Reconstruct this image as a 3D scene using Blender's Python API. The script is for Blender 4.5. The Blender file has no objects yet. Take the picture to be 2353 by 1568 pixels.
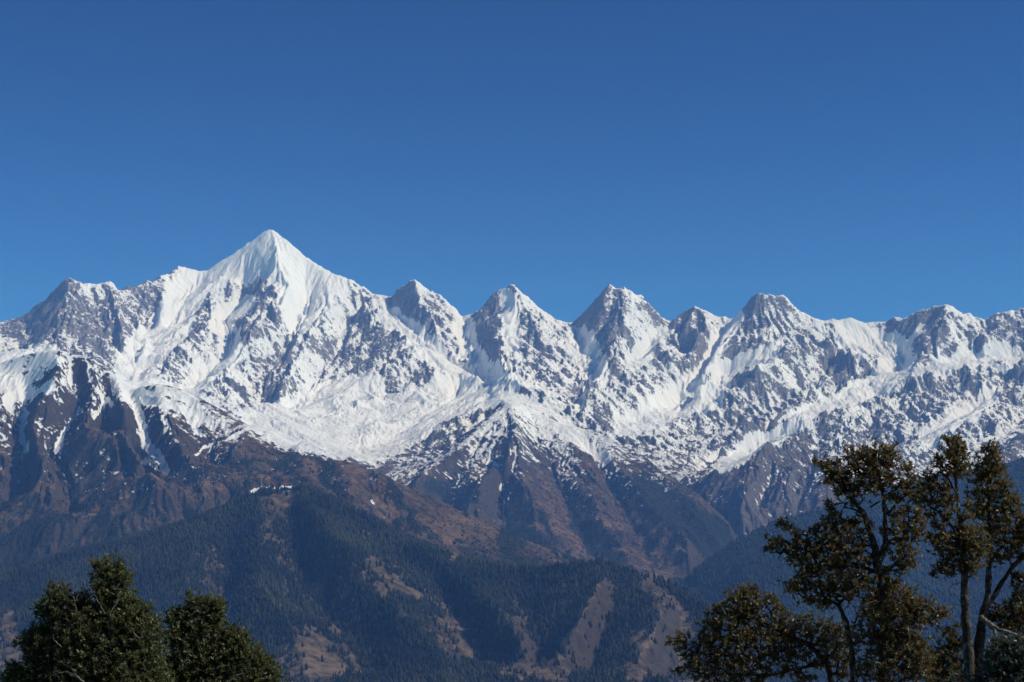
import bpy, math, random, time
import numpy as np
T0 = time.time()
random.seed(4)
sc = bpy.context.scene
# ------------------------------------------------------------------ camera, sky, sun, exposure
F = 4350.0; CX, CY = 1176.5, 784.0; HORIZON = 1400.0      # frame traced at 2353 x 1568
PITCH = math.atan((HORIZON - CY) / F)
SP, CP = math.sin(PITCH), math.cos(PITCH)
cam_d = bpy.data.cameras.new('camera'); cam = bpy.data.objects.new('camera', cam_d)
sc.collection.objects.link(cam); sc.camera = cam
cam.location = (0, 0, 0); cam.rotation_euler = (math.pi / 2 + PITCH, 0, 0)
cam_d.sensor_width = 36; cam_d.lens = 36 * F / 2353
cam_d.clip_start = 0.5; cam_d.clip_end = 200000
cam_d.dof.use_dof = True; cam_d.dof.focus_distance = 9000; cam_d.dof.aperture_fstop = 9

SUN_EL = math.radians(43); SUN_AZ = math.radians(100)       # azimuth clockwise from the view direction (+Y)
SKY_STRENGTH = 0.10; SUN_STRENGTH = 3.45; SKY_GAIN = (.098, .142, .144)
world = bpy.data.worlds.new('World'); sc.world = world; world.use_nodes = True
wn = world.node_tree.nodes; wl = world.node_tree.links; wn.clear()
sky = wn.new('ShaderNodeTexSky'); sky.sky_type = 'NISHITA'; sky.sun_disc = False
sky.sun_elevation = SUN_EL; sky.sun_rotation = SUN_AZ
sky.altitude = 3200; sky.air_density = 1.0; sky.dust_density = 0.0; sky.ozone_density = 3.0
bg = wn.new('ShaderNodeBackground'); bg.inputs[1].default_value = SKY_STRENGTH
wo = wn.new('ShaderNodeOutputWorld')
sg = wn.new('ShaderNodeVectorMath'); sg.operation = 'MULTIPLY'; sg.inputs[1].default_value = SKY_GAIN
gm = wn.new('ShaderNodeGamma'); gm.inputs[1].default_value = 2.25
sm = wn.new('ShaderNodeVectorMath'); sm.operation = 'MULTIPLY'; sm.inputs[1].default_value = (10, 10, 10)
wl.new(sky.outputs[0], sg.inputs[0]); wl.new(sg.outputs[0], gm.inputs[0]); wl.new(gm.outputs[0], sm.inputs[0]); wl.new(sm.outputs[0], bg.inputs[0])   # deep polarised mountain blue
wl.new(bg.outputs[0], wo.inputs[0])
sl = bpy.data.lights.new('sun', 'SUN'); sl.energy = SUN_STRENGTH; sl.angle = math.radians(0.53); sl.color = (1, .975, .945)
so = bpy.data.objects.new('sun', sl); sc.collection.objects.link(so)
so.rotation_euler = (math.pi / 2 - SUN_EL, 0, math.pi - SUN_AZ)
SUNV = np.array([math.sin(SUN_AZ) * math.cos(SUN_EL), math.cos(SUN_AZ) * math.cos(SUN_EL), math.sin(SUN_EL)], np.float32)
sc.view_settings.view_transform = 'Standard'; sc.view_settings.look = 'None'
sc.view_settings.exposure = 0.0; sc.view_settings.gamma = 1.0
sc.cycles.max_bounces = 5; sc.cycles.diffuse_bounces = 2; sc.cycles.glossy_bounces = 2
sc.cycles.volume_bounces = 1; sc.cycles.transparent_max_bounces = 4

def tag(o, label=None, cat=None, group=None, kind=None):
    if label: o['label'] = label
    if cat: o['category'] = cat
    if group: o['group'] = group
    if kind: o['kind'] = kind
    return o

def ray(px, py):
    a = (px - CX) / F; b = (CY - py) / F
    return a, CP - b * SP, SP + b * CP
def pt(px, py, D):                                        # the point at depth D seen in direction (px, py)
    x, y, z = ray(px, py); k = D / y
    return (x * k, D, z * k)

# ------------------------------------------------------------------ noise helpers
def hash2(ix, iy, seed):
    h = (ix.astype(np.int64) * 374761393 + iy.astype(np.int64) * 668265263 + seed * 1442695041) & 0xFFFFFFFF
    h = ((h ^ (h >> 13)) * 1274126177) & 0xFFFFFFFF
    h = (h ^ (h >> 16)) & 0xFFFFFFFF
    h2 = ((h ^ 0x5bd1e995) * 2246822519) & 0xFFFFFFFF
    h2 = (h2 ^ (h2 >> 15)) & 0xFFFFFFFF
    return (h / 4294967296.0).astype(np.float32), (h2 / 4294967296.0).astype(np.float32)
def perlin(x, y, seed=0):
    ix = np.floor(x); iy = np.floor(y); fx = (x - ix).astype(np.float32); fy = (y - iy).astype(np.float32)
    u = fx * fx * fx * (fx * (fx * 6 - 15) + 10); v = fy * fy * fy * (fy * (fy * 6 - 15) + 10)
    def g(dx, dy):
        a, _ = hash2(ix + dx, iy + dy, seed); a = a * 2 * np.pi
        return np.cos(a) * (fx - dx) + np.sin(a) * (fy - dy)
    n0 = g(0, 0) * (1 - u) + g(1, 0) * u
    n1 = g(0, 1) * (1 - u) + g(1, 1) * u
    return (n0 * (1 - v) + n1 * v) * 1.5
def fbm(x, y, wl, n, seed=0, gain=.5):
    t = 0; a = 1; s = 0
    for i in range(n):
        t = t + a * perlin(x / wl + 17.3 * i, y / wl - 9.1 * i, seed + i); s += a; a *= gain; wl *= .5
    return t / s
def gully(px, py, dx, dy, seed):                           # stripes that run along the fall line
    cx = np.rint(px); cy = np.rint(py)
    va = 0; ga = 0; wt = 0
    for i in (-1, 0, 1):
        for j in (-1, 0, 1):
            a, b = hash2(cx + i, cy + j, seed)
            qx = (px - (cx + i) - (a - .5) * .7).astype(np.float32); qy = (py - (cy + j) - (b - .5) * .7).astype(np.float32)
            w = np.exp(-2.2 * (qx * qx + qy * qy))
            m = (qx * dx + qy * dy) * (2 * np.pi)
            va = va + np.cos(m) * w; ga = ga - np.sin(m) * w; wt = wt + w
    return va / wt, ga / wt
def sstep(a, b, x):
    t = np.clip((x - a) / (b - a), 0, 1); return t * t * (3 - 2 * t)

# ------------------------------------------------------------------ the terrain skeleton: crests and valleys
I = lambda xs, pts: float(np.interp(xs, [p[0] for p in pts], [p[1] for p in pts]))
SKYLINE = [(-260,800),(-120,740),(0,755),(16,760),(51,740),(102,697),(125,672),(148,645),(161,645),(175,655),(193,662),(220,655),(252,654),(269,675),(300,668),(330,662),(338,650),(348,659),(376,641),(397,627),(410,612),(419,620),(424,616),(457,624),(478,627),(502,607),(534,588),(572,560),(599,541),(622,526),(642,541),(668,564),(709,595),(741,616),(768,632),(803,650),(840,670),(856,689),(870,686),(894,690),(907,683),(917,666),(934,662),(952,647),(975,670),(1002,681),(1020,694),(1039,716),(1058,732),(1085,725),(1106,716),(1128,692),(1144,673),(1168,662),(1179,659),(1190,673),(1197,687),(1222,696),(1243,723),(1283,746),(1294,744),(1313,749),(1348,718),(1377,691),(1391,670),(1401,660),(1423,670),(1434,667),(1450,680),(1474,688),(1495,707),(1517,734),(1547,746),(1552,738),(1565,723),(1579,718),(1598,704),(1614,719),(1627,723),(1641,734),(1667,728),(1683,734),(1702,721),(1726,696),(1744,679),(1758,683),(1765,680),(1783,693),(1799,686),(1812,699),(1828,718),(1855,733),(1882,743),(1906,746),(1914,741),(1925,742),(1936,735),(1957,731),(1965,735),(1992,745),(2016,745),(2038,747),(2049,735),(2078,743),(2086,743),(2108,722),(2129,721),(2151,713),(2174,706),(2188,709),(2212,725),(2231,727),(2237,735),(2247,734),(2264,742),(2285,734),(2312,723),(2336,717),(2353,716),(2450,730),(2600,700),(2750,760)]
DCREST = [(-260,19500),(0,19000),(150,18600),(270,19000),(420,20200),(622,20500),(840,20000),(952,19800),(1060,19850),(1179,19650),(1300,19700),(1401,19500),(1540,19550),(1598,19500),(1680,19450),(1744,19150),(1900,19350),(2040,19500),(2174,19100),(2353,19300),(2750,19500)]
YBASE = [(-260,820),(0,850),(300,905),(600,990),(850,1100),(925,1128),(1190,950),(1400,1020),(1480,1060),(1600,1130),(1720,1245),(1900,1200),(2353,1150),(2750,1150)]
DBASE = [(-260,15500),(300,15400),(600,15000),(850,14200),(925,13800),(1190,15200),(1400,15200),(1480,14500),(1600,13700),(1720,12700),(2353,12700),(2750,12700)]
L1C = [(-260,850,11800),(-120,820,11700),(0,834,11500),(50,821,11400),(88,811,11350),(129,808,11300),(147,812,11300),(172,820,11280),(199,822,11250),(223,838,11200),(264,872,11100),(287,893,11000),(300,898,11000),(331,890,10900),(360,885,10900),(401,893,10850),(454,919,10750),(498,954,10600),(542,984,10500),(574,978,10450),(601,981,10400),(645,1010,10250),(689,1028,10150),(700,1011,10150),(727,1026,10080),(750,1049,10000),(794,1061,9850),(838,1090,9700),(867,1093,9600),(885,1102,9550),(911,1125,9450),(955,1155,9300),(1014,1199,9050),(1073,1243,8850),(1190,1309,8400),(1230,1330,8200)]
L1F = [(-260,1350,8500),(0,1345,8500),(200,1285,8600),(450,1222,8850),(560,1170,9000),(640,1140,9150),(750,1165,8950),(850,1212,8700),(905,1250,8550),(1000,1290,8350),(1190,1335,8000),(1260,1345,7900)]
L2C = [(925,1126,12600),(1000,1078,13200),(1060,1030,13700),(1110,985,14050),(1160,940,14400),(1178,931,14500),(1190,935,14500),(1230,955,14500),(1290,975,14400),(1340,990,14300),(1400,1006,14100),(1470,1048,13700),(1530,1095,13200),(1600,1140,12700),(1660,1190,12350),(1705,1238,12050)]
L2F = [(920,1230,11900),(1000,1262,11700),(1190,1325,11000),(1400,1348,10600),(1560,1356,10200),(1650,1310,11200),(1722,1255,11900)]
L4C = [(-260,1380,7500),(0,1330,7600),(100,1303,7700),(200,1270,7800),(300,1250,7850),(450,1205,8000),(520,1165,8100),(560,1148,8150),(620,1132,8200),(660,1124,8230),(690,1123,8200),(720,1128,8180),(750,1140,8150),(809,1169,8000),(847,1193,7950),(905,1240,7800),(985,1272,7600),(1073,1292,7500),(1150,1309,7350),(1190,1313,7300),(1250,1308,7200),(1300,1302,7150),(1360,1298,7100),(1400,1301,7050),(1450,1316,7000),(1500,1330,6950),(1560,1350,6900),(1600,1373,6800),(1625,1395,6700),(1640,1420,6600),(1670,1450,6400),(1700,1485,6200),(1740,1540,5900),(1780,1600,5500)]
L5C = [(1556,1345,9850),(1615,1300,9900),(1683,1252,10000),(1785,1203,10300),(1871,1177,10500),(2000,1140,10800),(2150,1100,11000),(2353,1060,11300),(2600,1000,11600)]
RIVER = [(1190,1326,11000),(1400,1349,10600),(1550,1358,10100),(1600,1385,9500),(1660,1440,8800),(1740,1540,7900),(1820,1640,6900),(1900,1800,5200),(1950,2000,3500)]
def lay3(tab, px, k): return float(np.interp(px, [p[0] for p in tab], [p[k] for p in tab]))
def Dface(lay, px, py):
    if lay == 'F':
        yc = I(px, SKYLINE); dc = I(px, DCREST); yb = I(px, YBASE); db = I(px, DBASE); pw = 1.3
    elif lay == 'L1': yc, dc, yb, db, pw = lay3(L1C,px,1), lay3(L1C,px,2), lay3(L1F,px,1), lay3(L1F,px,2), 1.1
    elif lay == 'L2': yc, dc, yb, db, pw = lay3(L2C,px,1), lay3(L2C,px,2), lay3(L2F,px,1), lay3(L2F,px,2), 1.1
    elif lay == 'L4': yc, dc, yb, db, pw = lay3(L4C,px,1), lay3(L4C,px,2), 1568, 6150, 1.0
    elif lay == 'L5': yc, dc, yb, db, pw = lay3(L5C,px,1), lay3(L5C,px,2), 1568, 7700, 1.0
    t = max(0.0, (py - yc) / max(20.0, yb - yc))
    return dc - (dc - db) * t ** pw
LINES = []                                                 # (layer, kind, [(x,y,z)...]) kind: s silhouette, r ridge, v valley
def L(lay, kind, off, pts, fade=True):
    out = []
    n = len(pts)
    for i, p in enumerate(pts):
        yc = I(p[0], SKYLINE) if lay == 'F' else lay3({'L1': L1C, 'L2': L2C, 'L4': L4C, 'L5': L5C}[lay], p[0], 1)
        o = off * min(1, max(0, p[1] - yc) / (90 if off > 0 else 150)) ** .8      # starts on the crest, grows outward
        dc = I(p[0], DCREST) if lay == 'F' else 1e9
        out.append(pt(p[0], p[1], min(Dface(lay, p[0], p[1]) - o, dc - 5 * max(0, p[1] - yc))))
    LINES.append((lay, kind, out))
def L3(lay, kind, pts): LINES.append((lay, kind, [pt(*p) for p in pts]))

L3('F','s',[(x, y, I(x, DCREST)) for x, y in SKYLINE])
L3('F2','s',[(266,682,21500),(279,655,21500),(286,658,21500),(298,646,21500),(308,650,21500),(320,646,21500),(328,655,21500),(345,672,21500)])
L3('L1','s',L1C); L3('L2','s',L2C); L3('L4','s',L4C); L3('L5','s',L5C)
L3('L1','v',L1F); L3('L2','v',RIVER)
L3('F','v',[(-260,870,13800),(0,890,13800),(300,960,13800),(450,985,13800),(600,1040,13700),(750,1095,13500),(850,1128,13300),(925,1160,12900),(980,1195,12400),(1100,1280,11600),(1190,1326,11000)])
L3('F','v',[(1334,985,15300),(1404,1030,15000),(1470,1075,14400),(1540,1120,13900),(1600,1165,13200),(1705,1262,12400),(1650,1310,11500),(1560,1356,10200)])
L3('L5','v',[(1735,1262,12300),(1850,1250,12200),(2000,1200,12400),(2350,1160,12600),(2600,1120,12700)])
# far range: spurs (r) and couloirs / glaciers (v)
R = lambda *p, off=420: L('F','r',off * .8,list(p))
V = lambda *p, off=-420: L('F','v',off * .75,list(p))
R((161,645),(165,690),(140,740),(120,790),(100,830)); R((161,645),(170,700),(200,770),(230,830),(260,870),off=250)
R((252,654),(262,700),(270,750),(285,800)); R((376,641),(372,690),(380,730),(345,770),(320,820),off=300)
V((51,740),(60,790),(70,830)); V((205,662),(222,710),(228,760),(250,820)); V((330,662),(318,720),(312,780),(300,840),(296,880),off=-300)
V((457,624),(450,655),(425,690),(400,740),(350,800),(310,850),(295,895))
R((520,640),(483,662),(497,740),(457,764),(420,807),(393,839),(380,888),off=450)
V((560,640),(560,690),(524,721),(506,745),(526,775),(534,807),(521,847),(483,866),(447,893),(425,915))
R((622,526),(635,580),(641,608),(666,654),(609,700),(574,745),(545,790),off=420)
R((666,654),(631,743),(564,790),(540,830),(500,880),(470,910),off=450)
V((709,595),(700,640),(712,690),(690,730),(660,790),(640,850),(600,900),(590,950))
R((741,616),(745,660),(760,700),(740,745),(700,800),(660,880),(640,940),off=350)
V((840,670),(830,720),(800,770),(770,830),(720,900),(640,970))
R((856,689),(838,713),(883,772),(964,799),(1004,826),(1058,863),(1098,874),off=550)
R((883,772),(860,830),(820,880),(770,930),off=500); R((964,799),(940,850),(890,900),(830,945),off=500)
R((1004,826),(990,870),(940,915),(880,960),(800,1000),off=500)
V((894,695),(897,726),(964,785),(1031,845),(1085,866),(1138,885),off=-250)
R((952,647),(960,700),(1000,760),(1040,810),(1060,835),off=250)
V((1058,735),(1071,745),(1066,785),(1098,839),(1152,885),off=-120)
L3('L2','r',[(1098,874,17700),(1130,900,16500),(1165,930,15000),(1178,931,14500)])
L3('F','v',[(1060,905,17300),(1020,940,16400),(940,990,15600),(820,1050,14600)])
L3('F','r',[(1130,915,16500),(1060,960,15500),(1000,1010,15000),(940,1060,14300),(890,1090,13700)])
L3('F','v',[(1130,965,15200),(1060,1010,14700),(990,1060,14000),(925,1118,13200)])
R((1179,659),(1185,700),(1214,745),(1230,782),(1283,836),(1320,874),off=420)
R((1144,673),(1120,730),(1125,790),(1150,840),(1180,890),off=300)
V((1165,700),(1165,760),(1185,830),(1230,900),off=-150)
V((1313,749),(1330,790),(1345,830),(1365,866),(1350,892),(1334,927),(1337,958),off=-130)
R((1434,667),(1434,691),(1426,739),(1418,793),(1400,836),(1383,863),off=500)
R((1401,660),(1385,720),(1365,770),(1352,800),off=300); V((1415,668),(1405,720),(1385,770),(1370,820),off=-50)
V((1500,715),(1512,772),(1485,820),(1458,836),(1420,856))
R((1540,742),(1525,777),(1498,807),(1485,839),off=300)
R((1598,704),(1584,739),(1568,766),(1538,785),(1500,830),off=350)
R((1627,723),(1615,770),(1590,810),(1579,831),(1520,838),(1450,845),(1383,868),(1355,900),(1345,940),off=500)
V((1585,725),(1560,790),(1575,850)); 
V((1690,730),(1660,790),(1625,850),(1603,868),(1568,914),(1512,949),(1418,987),(1400,1010),off=-350)
R((1744,679),(1740,686),(1700,734),(1659,782),(1640,836),(1600,887),off=550)
V((1775,700),(1770,760),(1740,830),(1660,875),(1630,915),(1560,950),off=-300)
R((1799,686),(1850,747),(1882,793),(1944,815),(1990,828),(2016,855),(2041,879),off=500)
R((1882,793),(1840,825),(1781,836),(1740,860),(1700,879),(1660,890),(1627,935),off=400)
V((1940,830),(1900,880),(1820,930),(1740,960),(1640,1010),(1560,1050),off=-350)
R((1990,828),(1960,880),(1880,920),(1780,970),(1700,1020),(1620,1070),off=450)
V((1925,745),(1960,790),(2010,800),off=-150); V((2030,750),(2020,785),(2070,815),(2075,860),(2050,885),(2000,892),(1909,941),(1828,981),(1748,1035),(1660,1080),(1600,1115),off=-400)
R((2049,735),(2075,780),(2085,800),off=200)
R((2174,706),(2164,753),(2140,793),(2118,833),(2097,860),off=420)
R((2108,722),(2105,760),(2115,790),off=250); V((2150,716),(2130,760),(2100,790),off=-200)
R((2231,727),(2240,770),(2260,810),off=250); R((2312,723),(2290,770),(2255,800),off=250); V((2264,742),(2270,780),(2230,828),(2151,852),(2100,868),off=-350)
V((2600,760),(2353,828),(2231,830)); R((2600,820),(2350,850),(2218,842),(2124,866),(2038,886),(2016,915),(1960,960),(1880,1000),(1838,1017),off=500)
V((2350,880),(2258,941),(2178,995),(2080,1040),(1960,1090),(1880,1130),off=-350)
R((2353,893),(2285,927),(2218,968),(2140,1020),(2060,1060),off=350)
V((2400,960),(2300,1010),(2200,1060),(2100,1100),off=-350); R((2500,960),(2400,1000),(2353,1030),(2250,1080),(2150,1120),off=500)
L3('F','r',[(1838,1017,14300),(1802,1014,14000),(1764,1037,13700),(1720,1067,13500),(1647,1087,13400),(1600,1125,13500)])
L3('F','r',[(1838,1017,14300),(1830,1060,13700),(1810,1100,13200),(1790,1160,12800),(1745,1235,12500)])
L3('F','r',[(1764,1037,13700),(1745,1080,13200),(1720,1130,12900),(1700,1185,12600)])
L3('F','v',[(1790,1050,13700),(1770,1120,13300),(1730,1200,12800)])
L3('F','r',[(1920,1000,14500),(1900,1080,13500),(1880,1150,12800)]); L3('F','v',[(1870,1020,14400),(1860,1100,13500),(1830,1190,12700)])
# left brown ridge
R = lambda *p, off=200: L('L1','r',off,list(p))
V = lambda *p, off=-150: L('L1','v',off,list(p))
R((129,808),(135,850),(128,880),(105,915),(80,945),(70,975),(95,1060),(110,1130),(100,1220),off=260)
V((60,822),(50,880),(62,935),(55,985),(47,1010),(60,1048),(40,1120),(30,1200)); R((0,834),(10,900),(0,960),(20,1050),(0,1200))
V((160,830),(170,880),(182,950),(150,1000),(125,1040),(112,1060),(150,1130),(160,1220))
R((199,822),(215,870),(225,920),(210,960),(205,1013),(240,1060),(290,1120),(300,1200))
V((232,850),(240,910),(235,980),(262,1060),(330,1130),(340,1200),off=-320)
R((264,872),(273,890),(277,951),(293,1010),(325,1055),(350,1095),(362,1130),off=420)
V((300,898),(306,930),(322,981),(352,1054),(378,1093),(392,1108),(400,1160),off=-80)
R((360,885),(375,950),(400,1010),(430,1060),(470,1110),off=150); V((440,915),(450,980),(465,1040),(500,1100),off=-100)
R((574,978),(572,1000),(545,1040),(525,1080),(510,1120),off=260); V((620,1000),(640,1060),(650,1110),off=-120)
R((700,1011),(690,1050),(700,1090),(715,1120),off=120)
V((728,1030),(735,1080),(750,1140),off=-150)
R((750,1049),(791,1067),(800,1111),(812,1155),off=200); V((838,1092),(845,1130),(862,1163),(890,1205),(905,1240),off=-100)
R((885,1102),(900,1130),(940,1180),(975,1230),(1010,1275),off=150)
# middle spur
R = lambda *p, off=250: L('L2','r',off,list(p))
V = lambda *p, off=-250: L('L2','v',off,list(p))
R((1178,931),(1185,975),(1172,1014),(1160,1060),(1131,1084),(1099,1122),(1102,1146),(1073,1178),(1058,1210),(1090,1260),off=450)
V((1110,985),(1090,1050),(1040,1110),(1010,1170),(1020,1240),off=-330)
R((1172,1014),(1180,1090),(1208,1140),(1237,1190),(1272,1233),(1300,1290),off=300)
V((1168,1070),(1150,1130),(1150,1200),(1170,1300),off=-150)
V((1230,960),(1235,1020),(1270,1110),(1310,1180),(1350,1260),(1370,1320),off=-100)
R((1290,975),(1310,1040),(1354,1120),(1388,1199),(1432,1272),(1460,1330),off=200)
V((1340,995),(1365,1060),(1410,1140),(1450,1210),(1510,1320),off=-150)
R((1400,1006),(1400,1049),(1442,1100),(1500,1165),(1559,1233),(1590,1290),off=200)
V((1470,1050),(1500,1110),(1560,1180),(1620,1250),off=-80); R((1530,1095),(1560,1150),(1620,1210),(1660,1260),off=100)
# forested hill in front
R = lambda *p, off=200: L('L4','r',off,list(p))
V = lambda *p, off=-200: L('L4','v',off,list(p))
R((690,1123),(720,1180),(770,1240),(818,1290),(860,1350),(930,1420),(1000,1500),(1050,1600),off=280)
V((800,1166),(870,1240),(950,1310),(1040,1390),(1110,1480),(1150,1600),off=-260)
R((620,1132),(610,1200),(590,1280),(600,1340),(640,1420),(692,1487),(720,1600),off=150)
V((660,1126),(680,1210),(700,1290),(720,1360),(760,1430),(830,1500),(880,1600),off=-160)
R((985,1272),(1060,1330),(1130,1400),(1200,1480),(1230,1600),off=180)
V((1190,1313),(1210,1380),(1220,1440),(1240,1500),(1230,1600),off=-220)
R((1360,1298),(1382,1340),(1350,1410),(1310,1480),(1260,1540),(1240,1600),off=180)
V((1430,1312),(1430,1370),(1400,1440),(1370,1500),(1350,1600),off=-100)
R((1500,1330),(1508,1360),(1525,1400),(1490,1480),(1450,1540),(1430,1600),off=260)
V((1560,1352),(1570,1420),(1560,1500),(1550,1600),off=-20)
R((450,1205),(440,1290),(420,1380),(400,1480),off=150); V((540,1160),(540,1260),(520,1360),(510,1480),(520,1600),off=-200)
R((200,1270),(190,1340),(150,1420),off=120); V((320,1245),(310,1340),(280,1440),off=-180); V((80,1310),(70,1400),(40,1500),off=-200)
# blue forest ridge on the right
R = lambda *p, off=200: L('L5','r',off,list(p))
V = lambda *p, off=-200: L('L5','v',off,list(p))
R((1785,1203),(1800,1290),(1830,1400),(1860,1500)); V((1900,1170),(1930,1280),(1960,1400),(1980,1540))
R((2000,1140),(2060,1260),(2100,1400),(2130,1560)); V((2150,1100),(2180,1250),(2230,1400)); R((2353,1060),(2350,1250),(2340,1450))
L3('L5','v',[(1690,1300,9500),(1740,1400,8900),(1800,1500,8100)])
# ground far below and behind
for D, z in ((3000, -720), (4500, -520)):
    LINES.append(('L4', 'v', [(-9000, D, z), (1300 if D > 4000 else 9000, D, z)]))
LINES.append(('F', 'v', [(-9500, 23600, 1500), (9500, 23600, 1500)]))
LINES.append(('F', 'v', [(pt(x, y, I(x, DCREST))[0], I(x, DCREST) + 2300, pt(x, y, I(x, DCREST))[2] - 1500) for x, y in SKYLINE[::6] if not 230 < x < 380]))

# ------------------------------------------------------------------ height field (world metres)
RES = 25.0; X0, X1, Y0, Y1 = -9500.0, 9500.0, 2500.0, 23700.0
NX = int((X1 - X0) / RES) + 1; NY = int((Y1 - Y0) / RES) + 1
S = []; 
for lay, kind, pts in LINES:
    for a, b in zip(pts[:-1], pts[1:]):
        n = max(2, int(math.hypot(b[0]-a[0], b[1]-a[1]) / 10))
        t = np.linspace(0, 1, n)[:, None]
        seg = np.array(a)[None] * (1 - t) + np.array(b)[None] * t
        S.append(np.concatenate([seg, np.full((n, 1), 'srv'.index(kind)), np.full((n, 1), ['F','F2','L1','L2','L4','L5'].index(lay))], 1))
S = np.concatenate(S)
def solve(H, res, it):
    nx = int(round((X1 - X0) / res)) + 1; ny = int(round((Y1 - Y0) / res)) + 1
    ix = np.rint((S[:, 0] - X0) / res).astype(int); iy = np.rint((S[:, 1] - Y0) / res).astype(int)
    ok = (ix >= 0) & (ix < nx) & (iy >= 0) & (iy < ny)
    id_ = iy[ok] * nx + ix[ok]
    s = np.bincount(id_, S[ok, 2], nx * ny); c = np.bincount(id_, minlength=nx * ny)
    M = (c > 0).reshape(ny, nx); C = (s / np.maximum(c, 1)).reshape(ny, nx).astype(np.float32)
    if H is None: H = np.full((ny, nx), 500, np.float32)
    else:
        gy = np.linspace(0, H.shape[0] - 1, ny); gx = np.linspace(0, H.shape[1] - 1, nx)
        y0 = np.minimum(gy.astype(int), H.shape[0] - 2); x0 = np.minimum(gx.astype(int), H.shape[1] - 2)
        fy = (gy - y0)[:, None]; fx = (gx - x0)[None]
        H = (H[y0][:, x0] * (1-fy) * (1-fx) + H[y0+1][:, x0] * fy * (1-fx) + H[y0][:, x0+1] * (1-fy) * fx + H[y0+1][:, x0+1] * fy * fx).astype(np.float32)
    H[M] = C[M]
    for _ in range(it):
        P = np.pad(H, 1, mode='edge')
        N = (P[:-2, 1:-1] + P[2:, 1:-1] + P[1:-1, :-2] + P[1:-1, 2:]) * .25
        H = np.where(M, C, N)
    return H
H = None
for lv, it in ((800, 200), (400, 150), (200, 120), (100, 100), (50, 80), (25, 60)): H = solve(H, lv, it)
P = np.pad(H, 1, mode='edge'); H = .5 * H + .125 * (P[:-2, 1:-1] + P[2:, 1:-1] + P[1:-1, :-2] + P[1:-1, 2:])
GY, GX = np.gradient(H, RES)
def blur(A, n):
    for _ in range(n):
        P = np.pad(A, 1, mode='edge'); A = (A + P[:-2, 1:-1] + P[2:, 1:-1] + P[1:-1, :-2] + P[1:-1, 2:]) * .2
    return A
GXs, GYs = blur(GX, 12), blur(GY, 12)
# nearest crest (layer) and distance to silhouettes, on a coarse grid
cr = 100.0; cnx = int((X1 - X0) / cr) + 1; cny = int((Y1 - Y0) / cr) + 1
cxx, cyy = np.meshgrid(X0 + np.arange(cnx) * cr, Y0 + np.arange(cny) * cr)
def nearest(pts):
    bd = np.full(cxx.shape, 1e18, np.float32); bi = np.zeros(cxx.shape, np.int32)
    for k in range(0, len(pts)):
        d = (cxx - pts[k, 0]) ** 2 + (cyy - pts[k, 1]) ** 2
        m = d < bd; bd[m] = d[m]; bi[m] = k
    return np.sqrt(bd), bi
Ssil = S[S[:, 3] == 0][::12]; dsil, _ = nearest(Ssil)
Srid = S[S[:, 3] < 2][::25]; _, lid = nearest(Srid); LAYC = Srid[lid, 4]
def samp(A, x, y, res=RES):
    gx = np.clip((x - X0) / res, 0, A.shape[1] - 1.001); gy = np.clip((y - Y0) / res, 0, A.shape[0] - 1.001)
    x0 = gx.astype(int); y0 = gy.astype(int); fx = (gx - x0).astype(np.float32); fy = (gy - y0).astype(np.float32)
    return A[y0, x0] * (1-fx) * (1-fy) + A[y0, x0+1] * fx * (1-fy) + A[y0+1, x0] * (1-fx) * fy + A[y0+1, x0+1] * fx * fy
print('skeleton', round(time.time() - T0, 1))

# fan-shaped grid of real terrain: fine where it is near, coarse where it is far
NR = 1900
u = np.concatenate([np.linspace(-.385, -.29, 110)[:-1], np.linspace(-.29, .29, 1500), np.linspace(.29, .385, 110)[1:]]).astype(np.float32); NC = len(u)
rows = np.exp(np.linspace(math.log(3600), math.log(23000), NR)).astype(np.float32)
U, YY = np.meshgrid(u, rows); XX = U * YY
XX64 = XX.astype(np.float64); YY64 = YY.astype(np.float64)
Z = samp(H, XX, YY).astype(np.float32)
gx = samp(GXs, XX, YY).astype(np.float32); gy = samp(GYs, XX, YY).astype(np.float32)
dS = samp(dsil, XX, YY, cr).astype(np.float32)
LAY = LAYC[np.clip(np.rint((YY - Y0) / cr).astype(int), 0, cny-1), np.clip(np.rint((XX - X0) / cr).astype(int), 0, cnx-1)]
isF = blur((LAY <= 1).astype(np.float32), 10); isL4 = blur((LAY == 4).astype(np.float32), 10); isL5 = blur((LAY == 5).astype(np.float32), 10)
rough = 1.0 - .45 * np.maximum(isL4, isL5)
PXs = lambda x, y, z: CX + F * x / (y * CP + z * SP)
PYs = lambda x, y, z: CY - F * (-y * SP + z * CP) / (y * CP + z * SP)
PX0, PY0 = PXs(XX, YY, Z), PYs(XX, YY, Z)
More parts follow.
